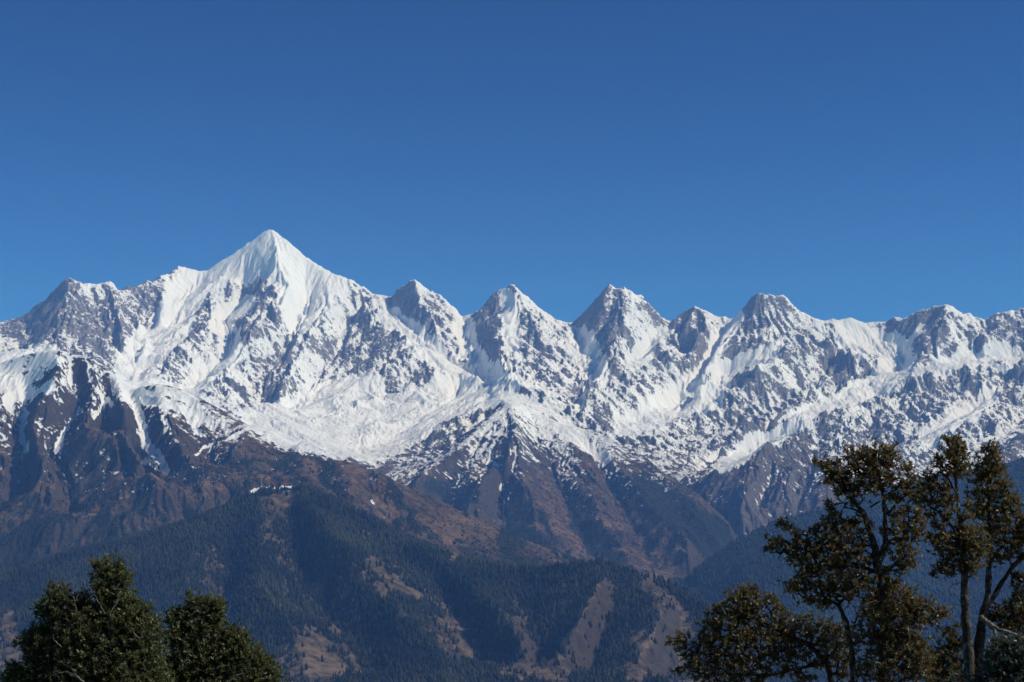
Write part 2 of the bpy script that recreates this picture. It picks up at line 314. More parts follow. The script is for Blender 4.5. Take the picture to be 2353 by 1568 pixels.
# smooth snow basins and glaciers, traced on the ground they lie on
SNOWF = [([(560,700),(520,725),(505,750),(526,780),(534,810),(520,850),(480,868),(440,900)],18),
 ([(455,635),(440,660),(420,700),(390,750),(350,800),(310,850),(297,890)],32),
 ([(600,980),(680,960),(760,925),(840,900)],26),([(640,1000),(760,1000),(880,955),(1000,915),(1100,905)],24),([(700,1020),(850,1045),(960,985),(1080,930),(1160,905)],22),
 ([(900,735),(964,790),(1031,850),(1085,872),(1138,890)],17),([(1068,750),(1072,790),(1098,839),(1150,882)],17),
 ([(622,530),(600,580),(640,590),(690,620),(740,650)],42),([(540,600),(500,630),(560,625)],24),([(680,690),(720,700),(690,740)],30),
 ([(1165,690),(1172,750),(1180,800)],14),([(1335,790),(1350,830),(1370,860)],22),([(1512,775),(1485,818),(1455,835)],15),([(1350,892),(1334,927),(1336,958)],5),
 ([(1690,735),(1655,800),(1610,868),(1568,914),(1512,949),(1440,985)],14),([(1770,835),(1700,850),(1660,870)],18),([(1440,990),(1500,970),(1570,945),(1640,915)],22),
 ([(1958,745),(1965,790),(2000,800),(2060,810),(2075,850),(2040,875)],26),([(2020,890),(1930,930),(1840,978),(1750,1030),(1660,1080)],15),
 ([(2340,835),(2240,832),(2160,850),(2110,866)],14),([(2270,930),(2200,980),(2130,1020)],16),([(2120,760),(2090,790)],8),
 ([(0,850),(60,845),(115,825)],16),([(0,895),(50,880),(90,860)],10),([(305,915),(322,975),(345,1035),(360,1070)],8),([(355,1050),(385,1095)],7),([(160,840),(163,890)],3),
 ([(345,905),(400,905),(440,925)],9),([(200,840),(215,880)],3),([(60,960),(50,1000),(62,1048)],5),([(180,950),(150,1000),(125,1050)],4),([(225,900),(260,940)],4),([(330,1065),(355,1090)],5),([(500,1035),(560,1003)],2),([(440,1052),(490,1025)],2),([(575,1147),(620,1138),(688,1124)],2.2),([(20,930),(60,905),(110,900)],12),([(240,930),(215,960)],4),([(330,925),(420,945),(480,970)],8),([(440,975),(460,1010)],5),([(856,1163),(882,1195)],3),([(890,1212),(908,1245)],3),([(1290,985),(1340,1030),(1390,1060)],10)]
ROCKF = [([(100,700),(60,765)],36),([(300,700),(335,760),(300,810)],36),([(190,720),(210,780),(240,840)],32),([(130,780),(110,820)],24),([(165,665),(120,705),(65,745),(30,775)],20),([(150,745),(200,765),(250,815)],26),([(310,675),(360,695),(370,725)],22),([(280,685),(300,745),(280,800)],16),
 ([(625,608),(595,650),(585,680)],13),([(550,655),(510,715),(500,735)],13),([(480,755),(410,815),(380,875),(425,890)],20),([(640,745),(560,790)],13),([(665,815),(600,850)],13),([(750,750),(735,715)],11),([(690,700),(640,690)],8),
 ([(875,845),(800,885),(740,900)],13),([(975,830),(1025,865),(950,895)],15),([(900,890),(830,930)],9),([(620,905),(675,935)],15),([(825,990),(890,975)],8),([(720,800),(760,830)],12),([(990,700),(1010,740),(1040,760)],15),([(880,720),(930,790)],10),
 ([(1135,715),(1125,770),(1150,800)],17),([(1190,790),(1240,830)],15),([(1210,730),(1240,790)],9),([(1411,672),(1386,715),(1356,760)],16),([(1436,692),(1405,755),(1376,825)],15),([(1480,715),(1515,750)],13),
 ([(1598,715),(1580,760),(1610,780)],16),([(1560,740),(1540,790)],10),([(1736,695),(1701,730),(1656,785),(1626,830),(1601,885)],15),([(1606,940),(1656,905),(1726,880),(1801,830),(1865,822)],13),
 ([(1486,835),(1520,815),(1556,812)],12),([(1351,905),(1386,868),(1430,850)],11),([(1300,950),(1325,915)],12),([(1360,940),(1396,985)],14),([(1470,900),(1530,880)],12),([(2001,830),(2041,870)],9),([(1891,850),(1956,858),(1926,895)],13),
 ([(2016,905),(2056,885)],12),([(1896,1000),(1926,945),(1956,930)],12),([(2201,995),(2276,940),(2326,920)],10),([(2126,930),(2176,895)],12),([(2116,845),(2126,800)],10),([(2166,775),(2126,745)],12),([(2051,765),(2065,790)],10),
 ([(1676,1075),(1751,1040),(1825,1020)],10),([(1700,1100),(1780,1065),(1840,1040)],22),([(2353,1030),(2276,1070)],16),([(2250,840),(2290,850)],12),([(2290,790),(2330,760)],12),([(1690,980),(1740,1000)],12),([(1580,1000),(1640,1020)],14),([(1980,1020),(2060,980)],12),
 ([(140,830),(125,870),(165,850),(190,890)],14),([(200,850),(240,880),(270,920)],16),([(130,920),(120,960),(170,940)],24),([(280,980),(250,960),(290,1030)],28),([(210,1000),(260,1010)],28)]
def stroke(px, py, pts, w):                                # distance in units of the stroke's half width
    bd = np.full(px.shape, 1e9, np.float32)
    for (ax, ay), (bx, by) in zip(pts[:-1], pts[1:]):
        vx, vy = bx - ax, by - ay
        t = np.clip(((px - ax) * vx + (py - ay) * vy) / (vx * vx + vy * vy), 0, 1)
        bd = np.minimum(bd, (px - ax - t * vx) ** 2 + (py - ay - t * vy) ** 2)
    return np.sqrt(bd) / w
WPX = fbm(XX64, YY64, 260, 4, 400, .65); WPY = fbm(XX64, YY64, 260, 4, 410, .65)
def zones(tab, sel=None, jag=14):
    out = np.zeros(XX.shape, np.float32); PX1, PY1 = PX0 + WPX * jag, PY0 + WPY * jag
    for pts, w in tab:
        xs = [p[0] for p in pts]; ys = [p[1] for p in pts]
        m = (PX0 > min(xs) - 3*w) & (PX0 < max(xs) + 3*w) & (PY0 > min(ys) - 3*w) & (PY0 < max(ys) + 3*w)
        if sel is not None: m &= sel
        if not m.any(): continue
        out[m] = np.maximum(out[m], 1 - sstep(.5, 2.0, stroke(PX1[m], PY1[m], pts, w)))
    return out
seen = YY < 20600
zs = zones(SNOWF, seen); zr = zones(ROCKF, seen)
zs *= (1 - .0 * zr)
damp = sstep(0, 700, dS)
calm = 1 - .5 * zs
hx, hy = gx.copy(), gy.copy()
wx = 260 * fbm(XX64, YY64, 1500, 3, 50) + 60 * fbm(XX64, YY64, 330, 3, 55); wy = 260 * fbm(XX64, YY64, 1500, 3, 60) + 60 * fbm(XX64, YY64, 330, 3, 65)
HT = np.zeros_like(Z)
amp = {1500: 45, 760: 42, 380: 29, 190: 18.5, 95: 13, 48: 8, 25: 4}
for k, wlen in enumerate(amp):
    m = np.hypot(hx, hy) + 1e-4
    dx, dy = -hy / m, hx / m
    va, ga = gully((XX64 + wx) / wlen, (YY64 + wy) / wlen, dx, dy, 11 + k)
    st = sstep(.12, .55, m)
    big = 1.0 if wlen < 200 else .15 + .85 * damp
    if wlen < 200: big = .7 + .3 * sstep(0, 250, dS)
    A = amp[wlen] * st * rough * big * (calm if wlen < 900 else 1) * (.75 + .5 * isF)
    sa = np.sqrt(va * va + .012); HT += (.62 - 1.55 * sa) * A
    kx = -1.55 * (va / sa) * ga * A * (2 * np.pi / wlen); hx = hx + kx * dx * .8; hy = hy + kx * dy * .8
rg = 0
for i, (wlen, a) in enumerate(((620, 28), (310, 18), (155, 12), (78, 9), (39, 6), (20, 3))):
    n = perlin((XX64 + .5 * wx) / wlen, (YY64 + .5 * wy) / wlen, 80 + i)
    rg = rg + a * (1 - 2 * np.abs(n)) * (.8 + .2 * sstep(0, 400, dS))
HT += rg * rough * calm * (.45 + .55 * isF)
# the beds of the far range strike towards the lower left: long parallel ribs
al = -.6 * XX64 - .8 * YY64; ac = .8 * XX64 - .6 * YY64 + .7 * wx
st_ = 0
for i, (wa, wl_, a) in enumerate(((620, 3000, 46), (310, 1500, 26), (150, 800, 15), (75, 420, 8), (38, 220, 4.5))):
    st_ = st_ + a * (.55 - 1.6 * np.abs(perlin((ac + 31 * i) / wa, (al + .5 * wy) / wl_, 900 + i)))
HT += st_ * isF * (1 - .7 * zs) * (.25 + .75 * damp) * sstep(3300, 2600, Z) * sstep(600, 1100, Z)
HT *= 1 - .4 * isF * sstep(1400, 900, Z)
Z = Z + HT
print('detail', round(time.time() - T0, 1))
def grad(Z):
    gy_ = np.empty_like(Z); dzr = np.empty_like(Z)
    Zu = np.gradient(Z, u, axis=1) / YY                # dZ/dx at fixed y
    lr = math.log(rows[1] / rows[0])
    Zr = np.gradient(Z, axis=0) / (YY * lr)                # dZ/dy along the ray u = const
    return Zu, Zr - U * Zu
gx1, gy1 = grad(Z)
slope = np.hypot(gx1, gy1)
Zb = blur(Z, 18); cur = (Z - Zb) / (YY * .0022)            # + ridge, - hollow
gxb, gyb = grad(Zb); slopeb = np.hypot(gxb, gyb)
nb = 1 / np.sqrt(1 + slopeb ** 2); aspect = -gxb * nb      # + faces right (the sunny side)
n1 = fbm(XX64, YY64, 900, 5, 200, .6); n2 = fbm(XX64, YY64, 120, 4, 230, .65)
ang = np.degrees(np.arctan(slope)); angb = np.degrees(np.arctan(slopeb))
# snow lies where it can hold: high, not too steep, in hollows
n3 = fbm(XX64 + .6 * YY64, YY64 + Z.astype(np.float64), 46, 3, 250, .7)
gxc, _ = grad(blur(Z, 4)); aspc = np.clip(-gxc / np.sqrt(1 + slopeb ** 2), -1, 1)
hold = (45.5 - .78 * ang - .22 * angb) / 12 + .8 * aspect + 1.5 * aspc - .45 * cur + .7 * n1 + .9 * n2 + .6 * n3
line = np.where(isF > .5, 960.0 - 150 * sstep(1350, 1550, PX0), np.where(LAY == 2, 1050.0, 1075.0))
alt = (Z - line - 190 * n1 - np.where(LAY == 3, 90, 150) * n2) / 420 - 1.4 * cur * (Z < 1700)
alt = alt + 1.0 * np.clip(-aspect, -.3, .8) * (Z < 1600)
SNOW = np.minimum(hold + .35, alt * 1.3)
SNOW = np.where(isF > .5, SNOW - .38 - .02 * sstep(900, 1500, PX0) * sstep(3100, 2500, Z) - .45 * sstep(420, 250, PX0), SNOW + np.where(LAY == 2, .2 + (.05 + 1.6 * n3 + 1.4 * n2) * sstep(1080, 1300, Z), -.05))
SNOW = SNOW + np.where(isF > .5, 1.9, 1.3) * zs * np.where(LAY >= 4, .4, np.where(LAY == 2, .8, 1)) - np.where(PX0 < 430, .95, .75) * zr
SNOW = np.where((zs > .3) & (Z > 500), np.maximum(SNOW, np.where(isF > .5, 1.4, np.where(LAY >= 4, .5, .75)) * zs + .9 * n2 + .5 * n3), SNOW)
SNOWV = np.clip(SNOW * .36 + .5, 0, 1)
# forest and scrub cover: shady sides and wet hollows hold trees, sunny noses are open meadow
MEADOW = [([(610,1165),(650,1145),(690,1140)],16),([(615,1200),(612,1235)],16),([(697,1205),(695,1232)],9),([(815,1292),(850,1300),(880,1320)],9),([(840,1330),(870,1370)],16),([(905,1335),(930,1355),(960,1370)],11),
 ([(850,1470),(890,1490),(925,1505)],11),([(680,1500),(720,1510),(740,1550)],34),([(640,1540),(700,1560)],20),([(1070,1432),(1095,1460)],8),([(1030,1430),(1080,1480),(1120,1520)],12),
 ([(1378,1350),(1365,1385)],6),([(1360,1390),(1345,1440),(1300,1480),(1270,1530)],8),([(1395,1400),(1390,1470),(1370,1500)],9),([(1500,1365),(1520,1400),(1560,1440),(1600,1500)],26),([(1480,1480),(1540,1530),(1600,1560)],40),([(1440,1540),(1450,1568)],16),
 ([(1150,1545),(1230,1545),(1300,1560)],16),([(1200,1500),(1280,1500)],8),([(785,1395),(800,1370)],6),([(760,1450),(790,1410)],7),([(0,1520),(60,1510),(80,1568)],40),([(15,1430),(30,1460)],14),
 ([(940,1150),(1000,1230),(1050,1285)],12),([(800,1080),(830,1110),(880,1180)],12),([(870,1120),(900,1180)],9)]
WOOD = [([(1185,1140),(1190,1200),(1170,1260)],16),([(1090,1030),(1060,1080),(1060,1130)],16),([(1560,1180),(1620,1230),(1660,1290)],30),([(1480,1120),(1540,1200)],22),([(1330,1200),(1370,1260)],16),([(1060,1130),(1000,1130)],20),
 ([(890,1120),(950,1190),(1020,1260)],8),([(750,1090),(770,1130)],10),([(700,1150),(760,1220),(830,1280)],14)]
zm = zones(MEADOW, YY < 15000, 36); zw = zones(WOOD, YY < 15000, 26)
mid = (YY > 6000)
cov4 = 1.0 - .72 * sstep(.12, .55, aspect + .3 * n1) + .28 * n1 + .2 * n2 - .42 * sstep(1330, 1568, PY0) * sstep(.0, .3, aspect + .1)
cov5 = .97 + .1 * n2 - .3 * sstep(1420, 1560, PY0) * (n1 > .1)
cov1 = .36 + .16 * sstep(700, 100, Z) - .35 * aspect + .55 * n1 + .35 * n2 - sstep(750, 1050, Z)
cov2 = .36 + .12 * sstep(900, 200, Z) - .45 * aspect + .6 * n1 + .3 * n2 - sstep(850, 1150, Z)
covF = .35 + .2 * n1 - sstep(500, 1000, Z)
COV = np.select([LAY == 4, LAY == 5, LAY == 2, LAY == 3], [cov4, cov5, cov1, cov2], covF)
COV = np.clip(COV - .92 * zm + .9 * zw, 0, 1).astype(np.float32)
SNOWV = np.where((LAY >= 4), np.clip(SNOWV - .2, 0, 1) * (Z > 480), SNOWV)
COV = COV * (1 - sstep(.45, .7, SNOWV))

def mesh_obj(name, verts, faces, mats=(), attrs=None, parent=None, smooth=False, fmat=None):
    faces = np.asarray(faces, np.int32); k = faces.shape[1]
    me = bpy.data.meshes.new(name)
    me.vertices.add(len(verts)); me.vertices.foreach_set('co', np.asarray(verts, np.float32).ravel())
    me.loops.add(faces.size); me.loops.foreach_set('vertex_index', faces.ravel())
    me.polygons.add(len(faces)); me.polygons.foreach_set('loop_start', np.arange(0, faces.size, k, dtype=np.int32))
    me.polygons.foreach_set('loop_total', np.full(len(faces), k, np.int32))
    if smooth: me.polygons.foreach_set('use_smooth', np.ones(len(faces), bool))
    for m in mats: me.materials.append(m)
    if fmat is not None: me.polygons.foreach_set('material_index', fmat.astype(np.int32))
    for an, av in (attrs or {}).items():
        a = me.attributes.new(an, 'FLOAT', 'POINT'); a.data.foreach_set('value', np.asarray(av, np.float32).ravel())
    me.update(calc_edges=True)
    o = bpy.data.objects.new(name, me); sc.collection.objects.link(o)
    if parent: o.parent = parent
    return o

# ------------------------------------------------------------------ materials
class NT:
    def __init__(s, name):
        s.m = bpy.data.materials.new(name); s.m.use_nodes = True; s.t = s.m.node_tree; s.n = s.t.nodes; s.b = s.n['Principled BSDF']
    def add(s, typ, **kw):
        n = s.n.new(typ)
        for k, v in kw.items(): setattr(n, k, v)
        return n
    def link(s, a, b): s.t.links.new(a, b)
    def put(s, sock, v):
        if hasattr(v, 'is_output') or isinstance(v, bpy.types.NodeSocket): s.link(v, sock)
        else: sock.default_value = v
    def math(s, op, a, b=0, c=None, clamp=False):
        n = s.add('ShaderNodeMath', operation=op, use_clamp=clamp); s.put(n.inputs[0], a); s.put(n.inputs[1], b)
        if c is not None: s.put(n.inputs[2], c)
        return n.outputs[0]
    def attr(s, name): return s.add('ShaderNodeAttribute', attribute_name=name).outputs['Fac']
    def noise(s, scale, detail=4, rough=.6, vec=None, dist=0):
        n = s.add('ShaderNodeTexNoise'); n.inputs['Scale'].default_value = scale; n.inputs['Detail'].default_value = detail
        n.inputs['Roughness'].default_value = rough; n.inputs['Distortion'].default_value = dist
        if vec is None:
            if not hasattr(s, 'co'): s.co = s.add('ShaderNodeTexCoord').outputs['Object']
            vec = s.co
        s.link(vec, n.inputs['Vector']); return n.outputs[0]
    def ss(s, x, a, b):
        n = s.add('ShaderNodeMapRange', interpolation_type='SMOOTHSTEP'); s.put(n.inputs[0], x)
        n.inputs[1].default_value = a; n.inputs[2].default_value = b; return n.outputs[0]
    def mix(s, f, a, b):
        n = s.add('ShaderNodeMix', data_type='RGBA'); s.put(n.inputs[0], f)
        s.put(n.inputs[6], a if not isinstance(a, tuple) else (*a, 1)); s.put(n.inputs[7], b if not isinstance(b, tuple) else (*b, 1)); return n.outputs[2]

def terrain_material(name, rock_a, rock_b, grass_a, grass_b, wood, low_rock=(.035, .027, .024)):
    M = NT(name); M.b.inputs['Roughness'].default_value = .9; M.b.inputs['Specular IOR Level'].default_value = .15
    nf = M.noise(1 / 34, 6, .74)
    mpn = M.add('ShaderNodeMapping', vector_type='TEXTURE'); M.link(M.co, mpn.inputs['Vector'])
    mpn.inputs['Rotation'].default_value = (0, math.radians(34), 0); mpn.inputs['Scale'].default_value = (5.5, 4, 1)   # tilted rock beds
    nst = M.noise(1 / 26, 5, .68, mpn.outputs[0], .3); nm = M.noise(1 / 260, 4, .6); nc = M.noise(1 / 900, 3, .55)
    rock = M.mix(M.ss(nf, .35, .65), rock_a, rock_b)
    pos = M.add('ShaderNodeSeparateXYZ'); M.link(M.co, pos.inputs[0])
    rock = M.mix(M.ss(M.math('ADD', pos.outputs[2], M.math('MULTIPLY', nm, 900)), 1500, 2300), M.mix(.5, rock, low_rock), rock)
    grass = M.mix(M.ss(M.math('ADD', M.math('MULTIPLY', nm, .3), M.math('ADD', M.math('MULTIPLY', nst, .3), M.math('MULTIPLY', nf, .4))), .43, .58), grass_a, grass_b)
    base = M.mix(M.ss(M.math('ADD', M.attr('steep'), M.math('MULTIPLY', M.math('SUBTRACT', nm, .5), .8)), .35, .75), grass, rock)
    cov = M.ss(M.math('ADD', M.attr('cover'), M.math('MULTIPLY', M.math('SUBTRACT', nf, .5), 1.5)), .38, .58)
    base = M.mix(cov, base, M.mix(M.ss(nm, .4, .6), wood, tuple(c * 1.45 for c in wood)))
    s = M.ss(M.math('ADD', M.attr('snow'), M.math('ADD', M.math('MULTIPLY', M.math('SUBTRACT', nf, .5), 1.25), M.math('ADD', M.math('MULTIPLY', M.math('SUBTRACT', nst, .5), 1.6), M.math('MULTIPLY', M.math('SUBTRACT', nm, .5), .3)))), .45, .55)
    col = M.mix(s, base, M.mix(M.ss(nc, .35, .7), (.80, .82, .845), (.72, .755, .80)))
    M.link(col, M.b.inputs['Base Color'])
    bp = M.add('ShaderNodeBump'); bp.inputs['Distance'].default_value = 9; bp.inputs['Strength'].default_value = .55
    inv = M.math('SUBTRACT', 1, M.math('MULTIPLY', s, .75))
    M.link(M.math('MULTIPLY', nf, inv), bp.inputs['Height']); M.link(bp.outputs[0], M.b.inputs['Normal'])
    return M.m
MAT_FAR = terrain_material('snowy_rock', (.075, .072, .076), (.24, .22, .21), (.06, .045, .038), (.11, .08, .06), (.02, .026, .02))
MAT_MID = terrain_material('brown_slope', (.028, .024, .022), (.10, .078, .060), (.036, .025, .019), (.165, .108, .066), (.011, .016, .012))
MAT_HILL = terrain_material('meadow_slope', (.035, .03, .025), (.10, .08, .058), (.036, .028, .022), (.17, .125, .08), (.009, .014, .009))

# ------------------------------------------------------------------ split the height field into its mountains
idx = np.arange(NR * NC, dtype=np.int32).reshape(NR, NC)
Q = np.stack([idx[:-1, :-1], idx[:-1, 1:], idx[1:, 1:], idx[1:, :-1]], -1).reshape(-1, 4)
# the layer boundary, found along rows and columns of the coarse map, is softened by noise so that no straight seams show
LQ = LAY[:-1, :-1].reshape(-1)
ALLV = np.stack([XX, YY, Z], -1).reshape(-1, 3)
STEEP = sstep(28, 44, .5 * ang + .5 * angb) * .8 + sstep(900, 1500, Z) * .5
A_ = {'snow': SNOWV.reshape(-1), 'cover': COV.reshape(-1), 'steep': STEEP.reshape(-1)}
def terrain_piece(name, sel, mat, label, cat):
    q = Q[sel]; used = np.unique(q); mp = np.zeros(NR * NC, np.int32); mp[used] = np.arange(len(used))
    o = mesh_obj(name, ALLV[used], mp[q], [mat], {k: v[used] for k, v in A_.items()}, smooth=False)
    tag(o, label, cat, kind='structure'); return o
terrain_piece('mountain_range', LQ <= 1, MAT_FAR, 'far range of snow-covered peaks along the skyline, with rocky spurs and glaciers', 'mountains')
terrain_piece('rocky_ridge', LQ == 2, MAT_MID, 'brown ridge at the left with a snow-streaked top, sloping down to the right', 'mountain ridge')
terrain_piece('mountain_spur', LQ == 3, MAT_MID, 'brown pyramid-shaped spur in the middle with a snowy crest', 'mountain spur')
terrain_piece('hill', LQ == 4, MAT_HILL, 'dark wooded hill in front with open brown meadows on its slopes', 'hill')
terrain_piece('valley_slope', LQ == 5, MAT_HILL, 'hazy blue wooded slope rising to the right behind the tall trees', 'hill')
print('terrain', round(time.time() - T0, 1))

# near hillside under the camera, running down into the valley
gu = np.linspace(-1.3, 1.3, 161); gr = np.concatenate([-np.geomspace(400, 2, 24), np.geomspace(2, 3750, 150)])
GU, GR = np.meshgrid(gu, gr); gX = GU * np.maximum(np.abs(GR), 60) * 1.0; gY = GR
gZ = -1.75 - np.where(gY > 0, .36 * np.minimum(gY, 1700) + .05 * np.clip(gY - 1700, 0, 1300), .25 * gY)
gZ = gZ + .35 * fbm(gX, gY, 14, 3, 7) * sstep(4, 30, np.abs(gY)) + 25 * fbm(gX, gY, 500, 3, 9) * sstep(150, 900, gY)
wH = sstep(3000, 3500, gY); gZ = gZ * (1 - wH) + (samp(H, gX, gY) - 8) * wH
gid = np.arange(gX.size).reshape(gX.shape)
G = NT('hillside_grass'); G.b.inputs['Roughness'].default_value = .95
gn = G.noise(.9, 6, .65); gb = G.noise(.03, 4, .6)
G.link(G.mix(G.ss(G.math('ADD', G.math('MULTIPLY', gn, .5), G.math('MULTIPLY', gb, .5)), .4, .6), (.045, .05, .022), (.14, .105, .06)), G.b.inputs['Base Color'])
o = mesh_obj('ground', np.stack([gX, gY, gZ], -1).reshape(-1, 3), np.stack([gid[:-1, :-1], gid[:-1, 1:], gid[1:, 1:], gid[1:, :-1]], -1).reshape(-1, 4), [G.m], smooth=True)
tag(o, 'grassy hillside dropping away below the viewpoint, carrying the near trees', 'ground', kind='structure')
def ground_z(x, y): return -1.75 - .36 * y

# ------------------------------------------------------------------ woods on the hills (too many to count)
rng = np.random.default_rng(11)
def leaf_mat(name, a, b):
    M = NT(name); M.b.inputs['Roughness'].default_value = .85; M.b.inputs['Specular IOR Level'].default_value = .2
    M.link(M.mix(M.attr('tint'), a, b), M.b.inputs['Base Color']); return M.m
MW1 = leaf_mat('conifer_green', (.006, .011, .008), (.044, .046, .022)); MW2 = leaf_mat('oak_green', (.007, .013, .009), (.03, .042, .022))
MW3 = leaf_mat('scrub_brown', (.008, .012, .009), (.05, .04, .026))
def wood(name, lays, n, hgt, wid, mat, label, ymax, thr):
    r = np.sqrt(rng.uniform(3800 ** 2, ymax ** 2, n)); uu = rng.uniform(-.36, .36, n)
    ri = (np.log(r / rows[0]) / math.log(rows[1] / rows[0])); ci = np.interp(uu, u, np.arange(NC))
    i0 = np.clip(ri.astype(int), 0, NR-2); j0 = np.clip(ci.astype(int), 0, NC-2); fi = ri - i0; fj = ci - j0
    f = lambda A: A[i0, j0]*(1-fi)*(1-fj) + A[i0+1, j0]*fi*(1-fj) + A[i0, j0+1]*(1-fi)*fj + A[i0+1, j0+1]*fi*fj
    la = LAY[i0, j0]; x = uu * r
    py = f(PY0)
    keep = np.isin(la, lays) & (f(COV) + .25 * fbm(x, r, 60, 2, 300) > thr + rng.uniform(-.5, .34, n)) & (f(SNOWV) < .6) & (py < 1640)
    x, y, z, nn = x[keep], r[keep], f(Z)[keep], keep.sum()
    big = .35 + 1.15 * rng.uniform(0, 1, nn) ** 1.5
    h = hgt * big * rng.uniform(.85, 1.15, nn); w = wid * big * rng.uniform(.8, 1.2, nn)
    K = 5; a = np.arange(K) * 2 * np.pi / K
    ang_ = a[None] + rng.uniform(0, 6.28, nn)[:, None]
    vs = []
    for hh, ww in ((-.05, .55), (.22, 1.0), (.62, .62)):
        rr = w[:, None] * ww * rng.uniform(.7, 1.25, (nn, K))
        vs.append(np.stack([x[:, None] + rr * np.cos(ang_), y[:, None] + rr * np.sin(ang_), z[:, None] + h[:, None] * (hh + rng.uniform(-.06, .06, (nn, K)))], -1))
    vs.append(np.stack([x, y, z + h], -1)[:, None])
    v = np.concatenate(vs, 1)                              # nn, 16, 3
    fs = []
    for q in range(2):
        for k in range(K):
            k2 = (k + 1) % K; a_, b_, c_, d_ = q*K+k, q*K+k2, (q+1)*K+k2, (q+1)*K+k
            fs += [(a_, b_, c_), (a_, c_, d_)]
    for k in range(K): fs.append((2*K+k, 2*K+(k+1) % K, 3*K))
    fs = np.array(fs); faces = (fs[None] + (np.arange(nn) * 16)[:, None, None]).reshape(-1, 3)
    tint = np.repeat(np.clip(rng.uniform(0, 1, nn) ** 1.6 * .75 + 1.3 * fbm(x, y, 260, 4, 500) + .1, 0, 1), 16)
    o = mesh_obj(name, v.reshape(-1, 3), faces, [mat], {'tint': tint})
    tag(o, label, 'forest', kind='stuff'); print(name, nn)
wood('forest', [4], 360000, 18, 4.6, MW1, 'dark conifer and oak forest covering the front hill', 9000, .5)
wood('hillside_forest', [5], 130000, 19, 6.5, MW2, 'blue-green forest on the hazy slope at the right', 12500, .45)
wood('scrub', [2, 3], 260000, 9, 4.5, MW3, 'dark scrub and scattered trees on the brown lower slopes', 15000, .62)
print('woods', round(time.time() - T0, 1))
# ------------------------------------------------------------------ the near trees
def bark_material(name, a, b, lichen, amount):
    M = NT(name); M.b.inputs['Roughness'].default_value = .95; M.b.inputs['Specular IOR Level'].default_value = .1
    n = M.noise(14, 5, .7); l = M.noise(5, 5, .7)
    M.link(M.mix(M.ss(l, 1 - amount, 1.12 - amount), M.mix(M.ss(n, .35, .65), a, b), lichen), M.b.inputs['Base Color'])
    bp = M.add('ShaderNodeBump'); bp.inputs['Distance'].default_value = .03; bp.inputs['Strength'].default_value = .9
    M.link(n, bp.inputs['Height']); M.link(bp.outputs[0], M.b.inputs['Normal']); return M.m
def foliage_material(name, top_a, top_b, under_a, under_b, rough):
    M = NT(name); M.b.inputs['Roughness'].default_value = rough; M.b.inputs['Specular IOR Level'].default_value = .5
    t = M.attr('tint'); g = M.add('ShaderNodeNewGeometry')
    M.link(M.mix(g.outputs['Backfacing'], M.mix(t, top_a, top_b), M.mix(t, under_a, under_b)), M.b.inputs['Base Color'])
    M.link(M.math('ADD', rough, M.math('MULTIPLY', g.outputs['Backfacing'], .4)), M.b.inputs['Roughness'])
    tr = M.add('ShaderNodeBsdfTranslucent'); M.link(M.mix(t, tuple(c * 1.3 for c in top_b), under_b), tr.inputs[0])
    mx = M.add('ShaderNodeMixShader'); mx.inputs[0].default_value = .33; out = M.n['Material Output']
    M.link(M.b.outputs[0], mx.inputs[1]); M.link(tr.outputs[0], mx.inputs[2]); M.link(mx.outputs[0], out.inputs['Surface'])
    return M.m
BARK = bark_material('bark', (.03, .024, .019), (.11, .092, .07), (.24, .24, .18), .45)
BARKP = bark_material('lichened_bark', (.07, .065, .05), (.16, .15, .12), (.30, .29, .23), .55)
LEAF_R = foliage_material('rust_backed_leaf', (.045, .055, .018), (.16, .15, .045), (.08, .050, .018), (.38, .19, .04), .42)
LEAF_G = foliage_material('green_leaf', (.042, .060, .018), (.16, .185, .06), (.07, .075, .03), (.17, .16, .06), .44)
LEAF_P = foliage_material('silver_green_leaf', (.035, .055, .04), (.10, .13, .095), (.08, .09, .06), (.14, .14, .09), .34)

def tubes(paths, K=6):
    """paths: list of (points Nx3, radii N) -> verts, quads"""
    V_, F_ = [], []; base = 0
    for P_, R_ in paths:
        P_ = np.asarray(P_, float); R_ = np.asarray(R_, float); n = len(P_)
        T = np.gradient(P_, axis=0); T /= np.linalg.norm(T, axis=1)[:, None] + 1e-9
        ref = np.array([.3, 1, .1]) if abs(T[0][1]) < .8 else np.array([1, .1, .2])
        A = np.cross(T, ref); A /= np.linalg.norm(A, axis=1)[:, None] + 1e-9; B = np.cross(T, A)
        th = np.arange(K) * 2 * np.pi / K
        ring = P_[:, None] + R_[:, None, None] * (np.cos(th)[None, :, None] * A[:, None] + np.sin(th)[None, :, None] * B[:, None])
        V_.append(ring.reshape(-1, 3))
        i = np.arange((n - 1) * K).reshape(n - 1, K); j = np.roll(i, -1, 1)
        F_.append(np.stack([i, j, j + K, i + K], -1).reshape(-1, 4) + base); base += n * K
    return np.concatenate(V_), np.concatenate(F_)

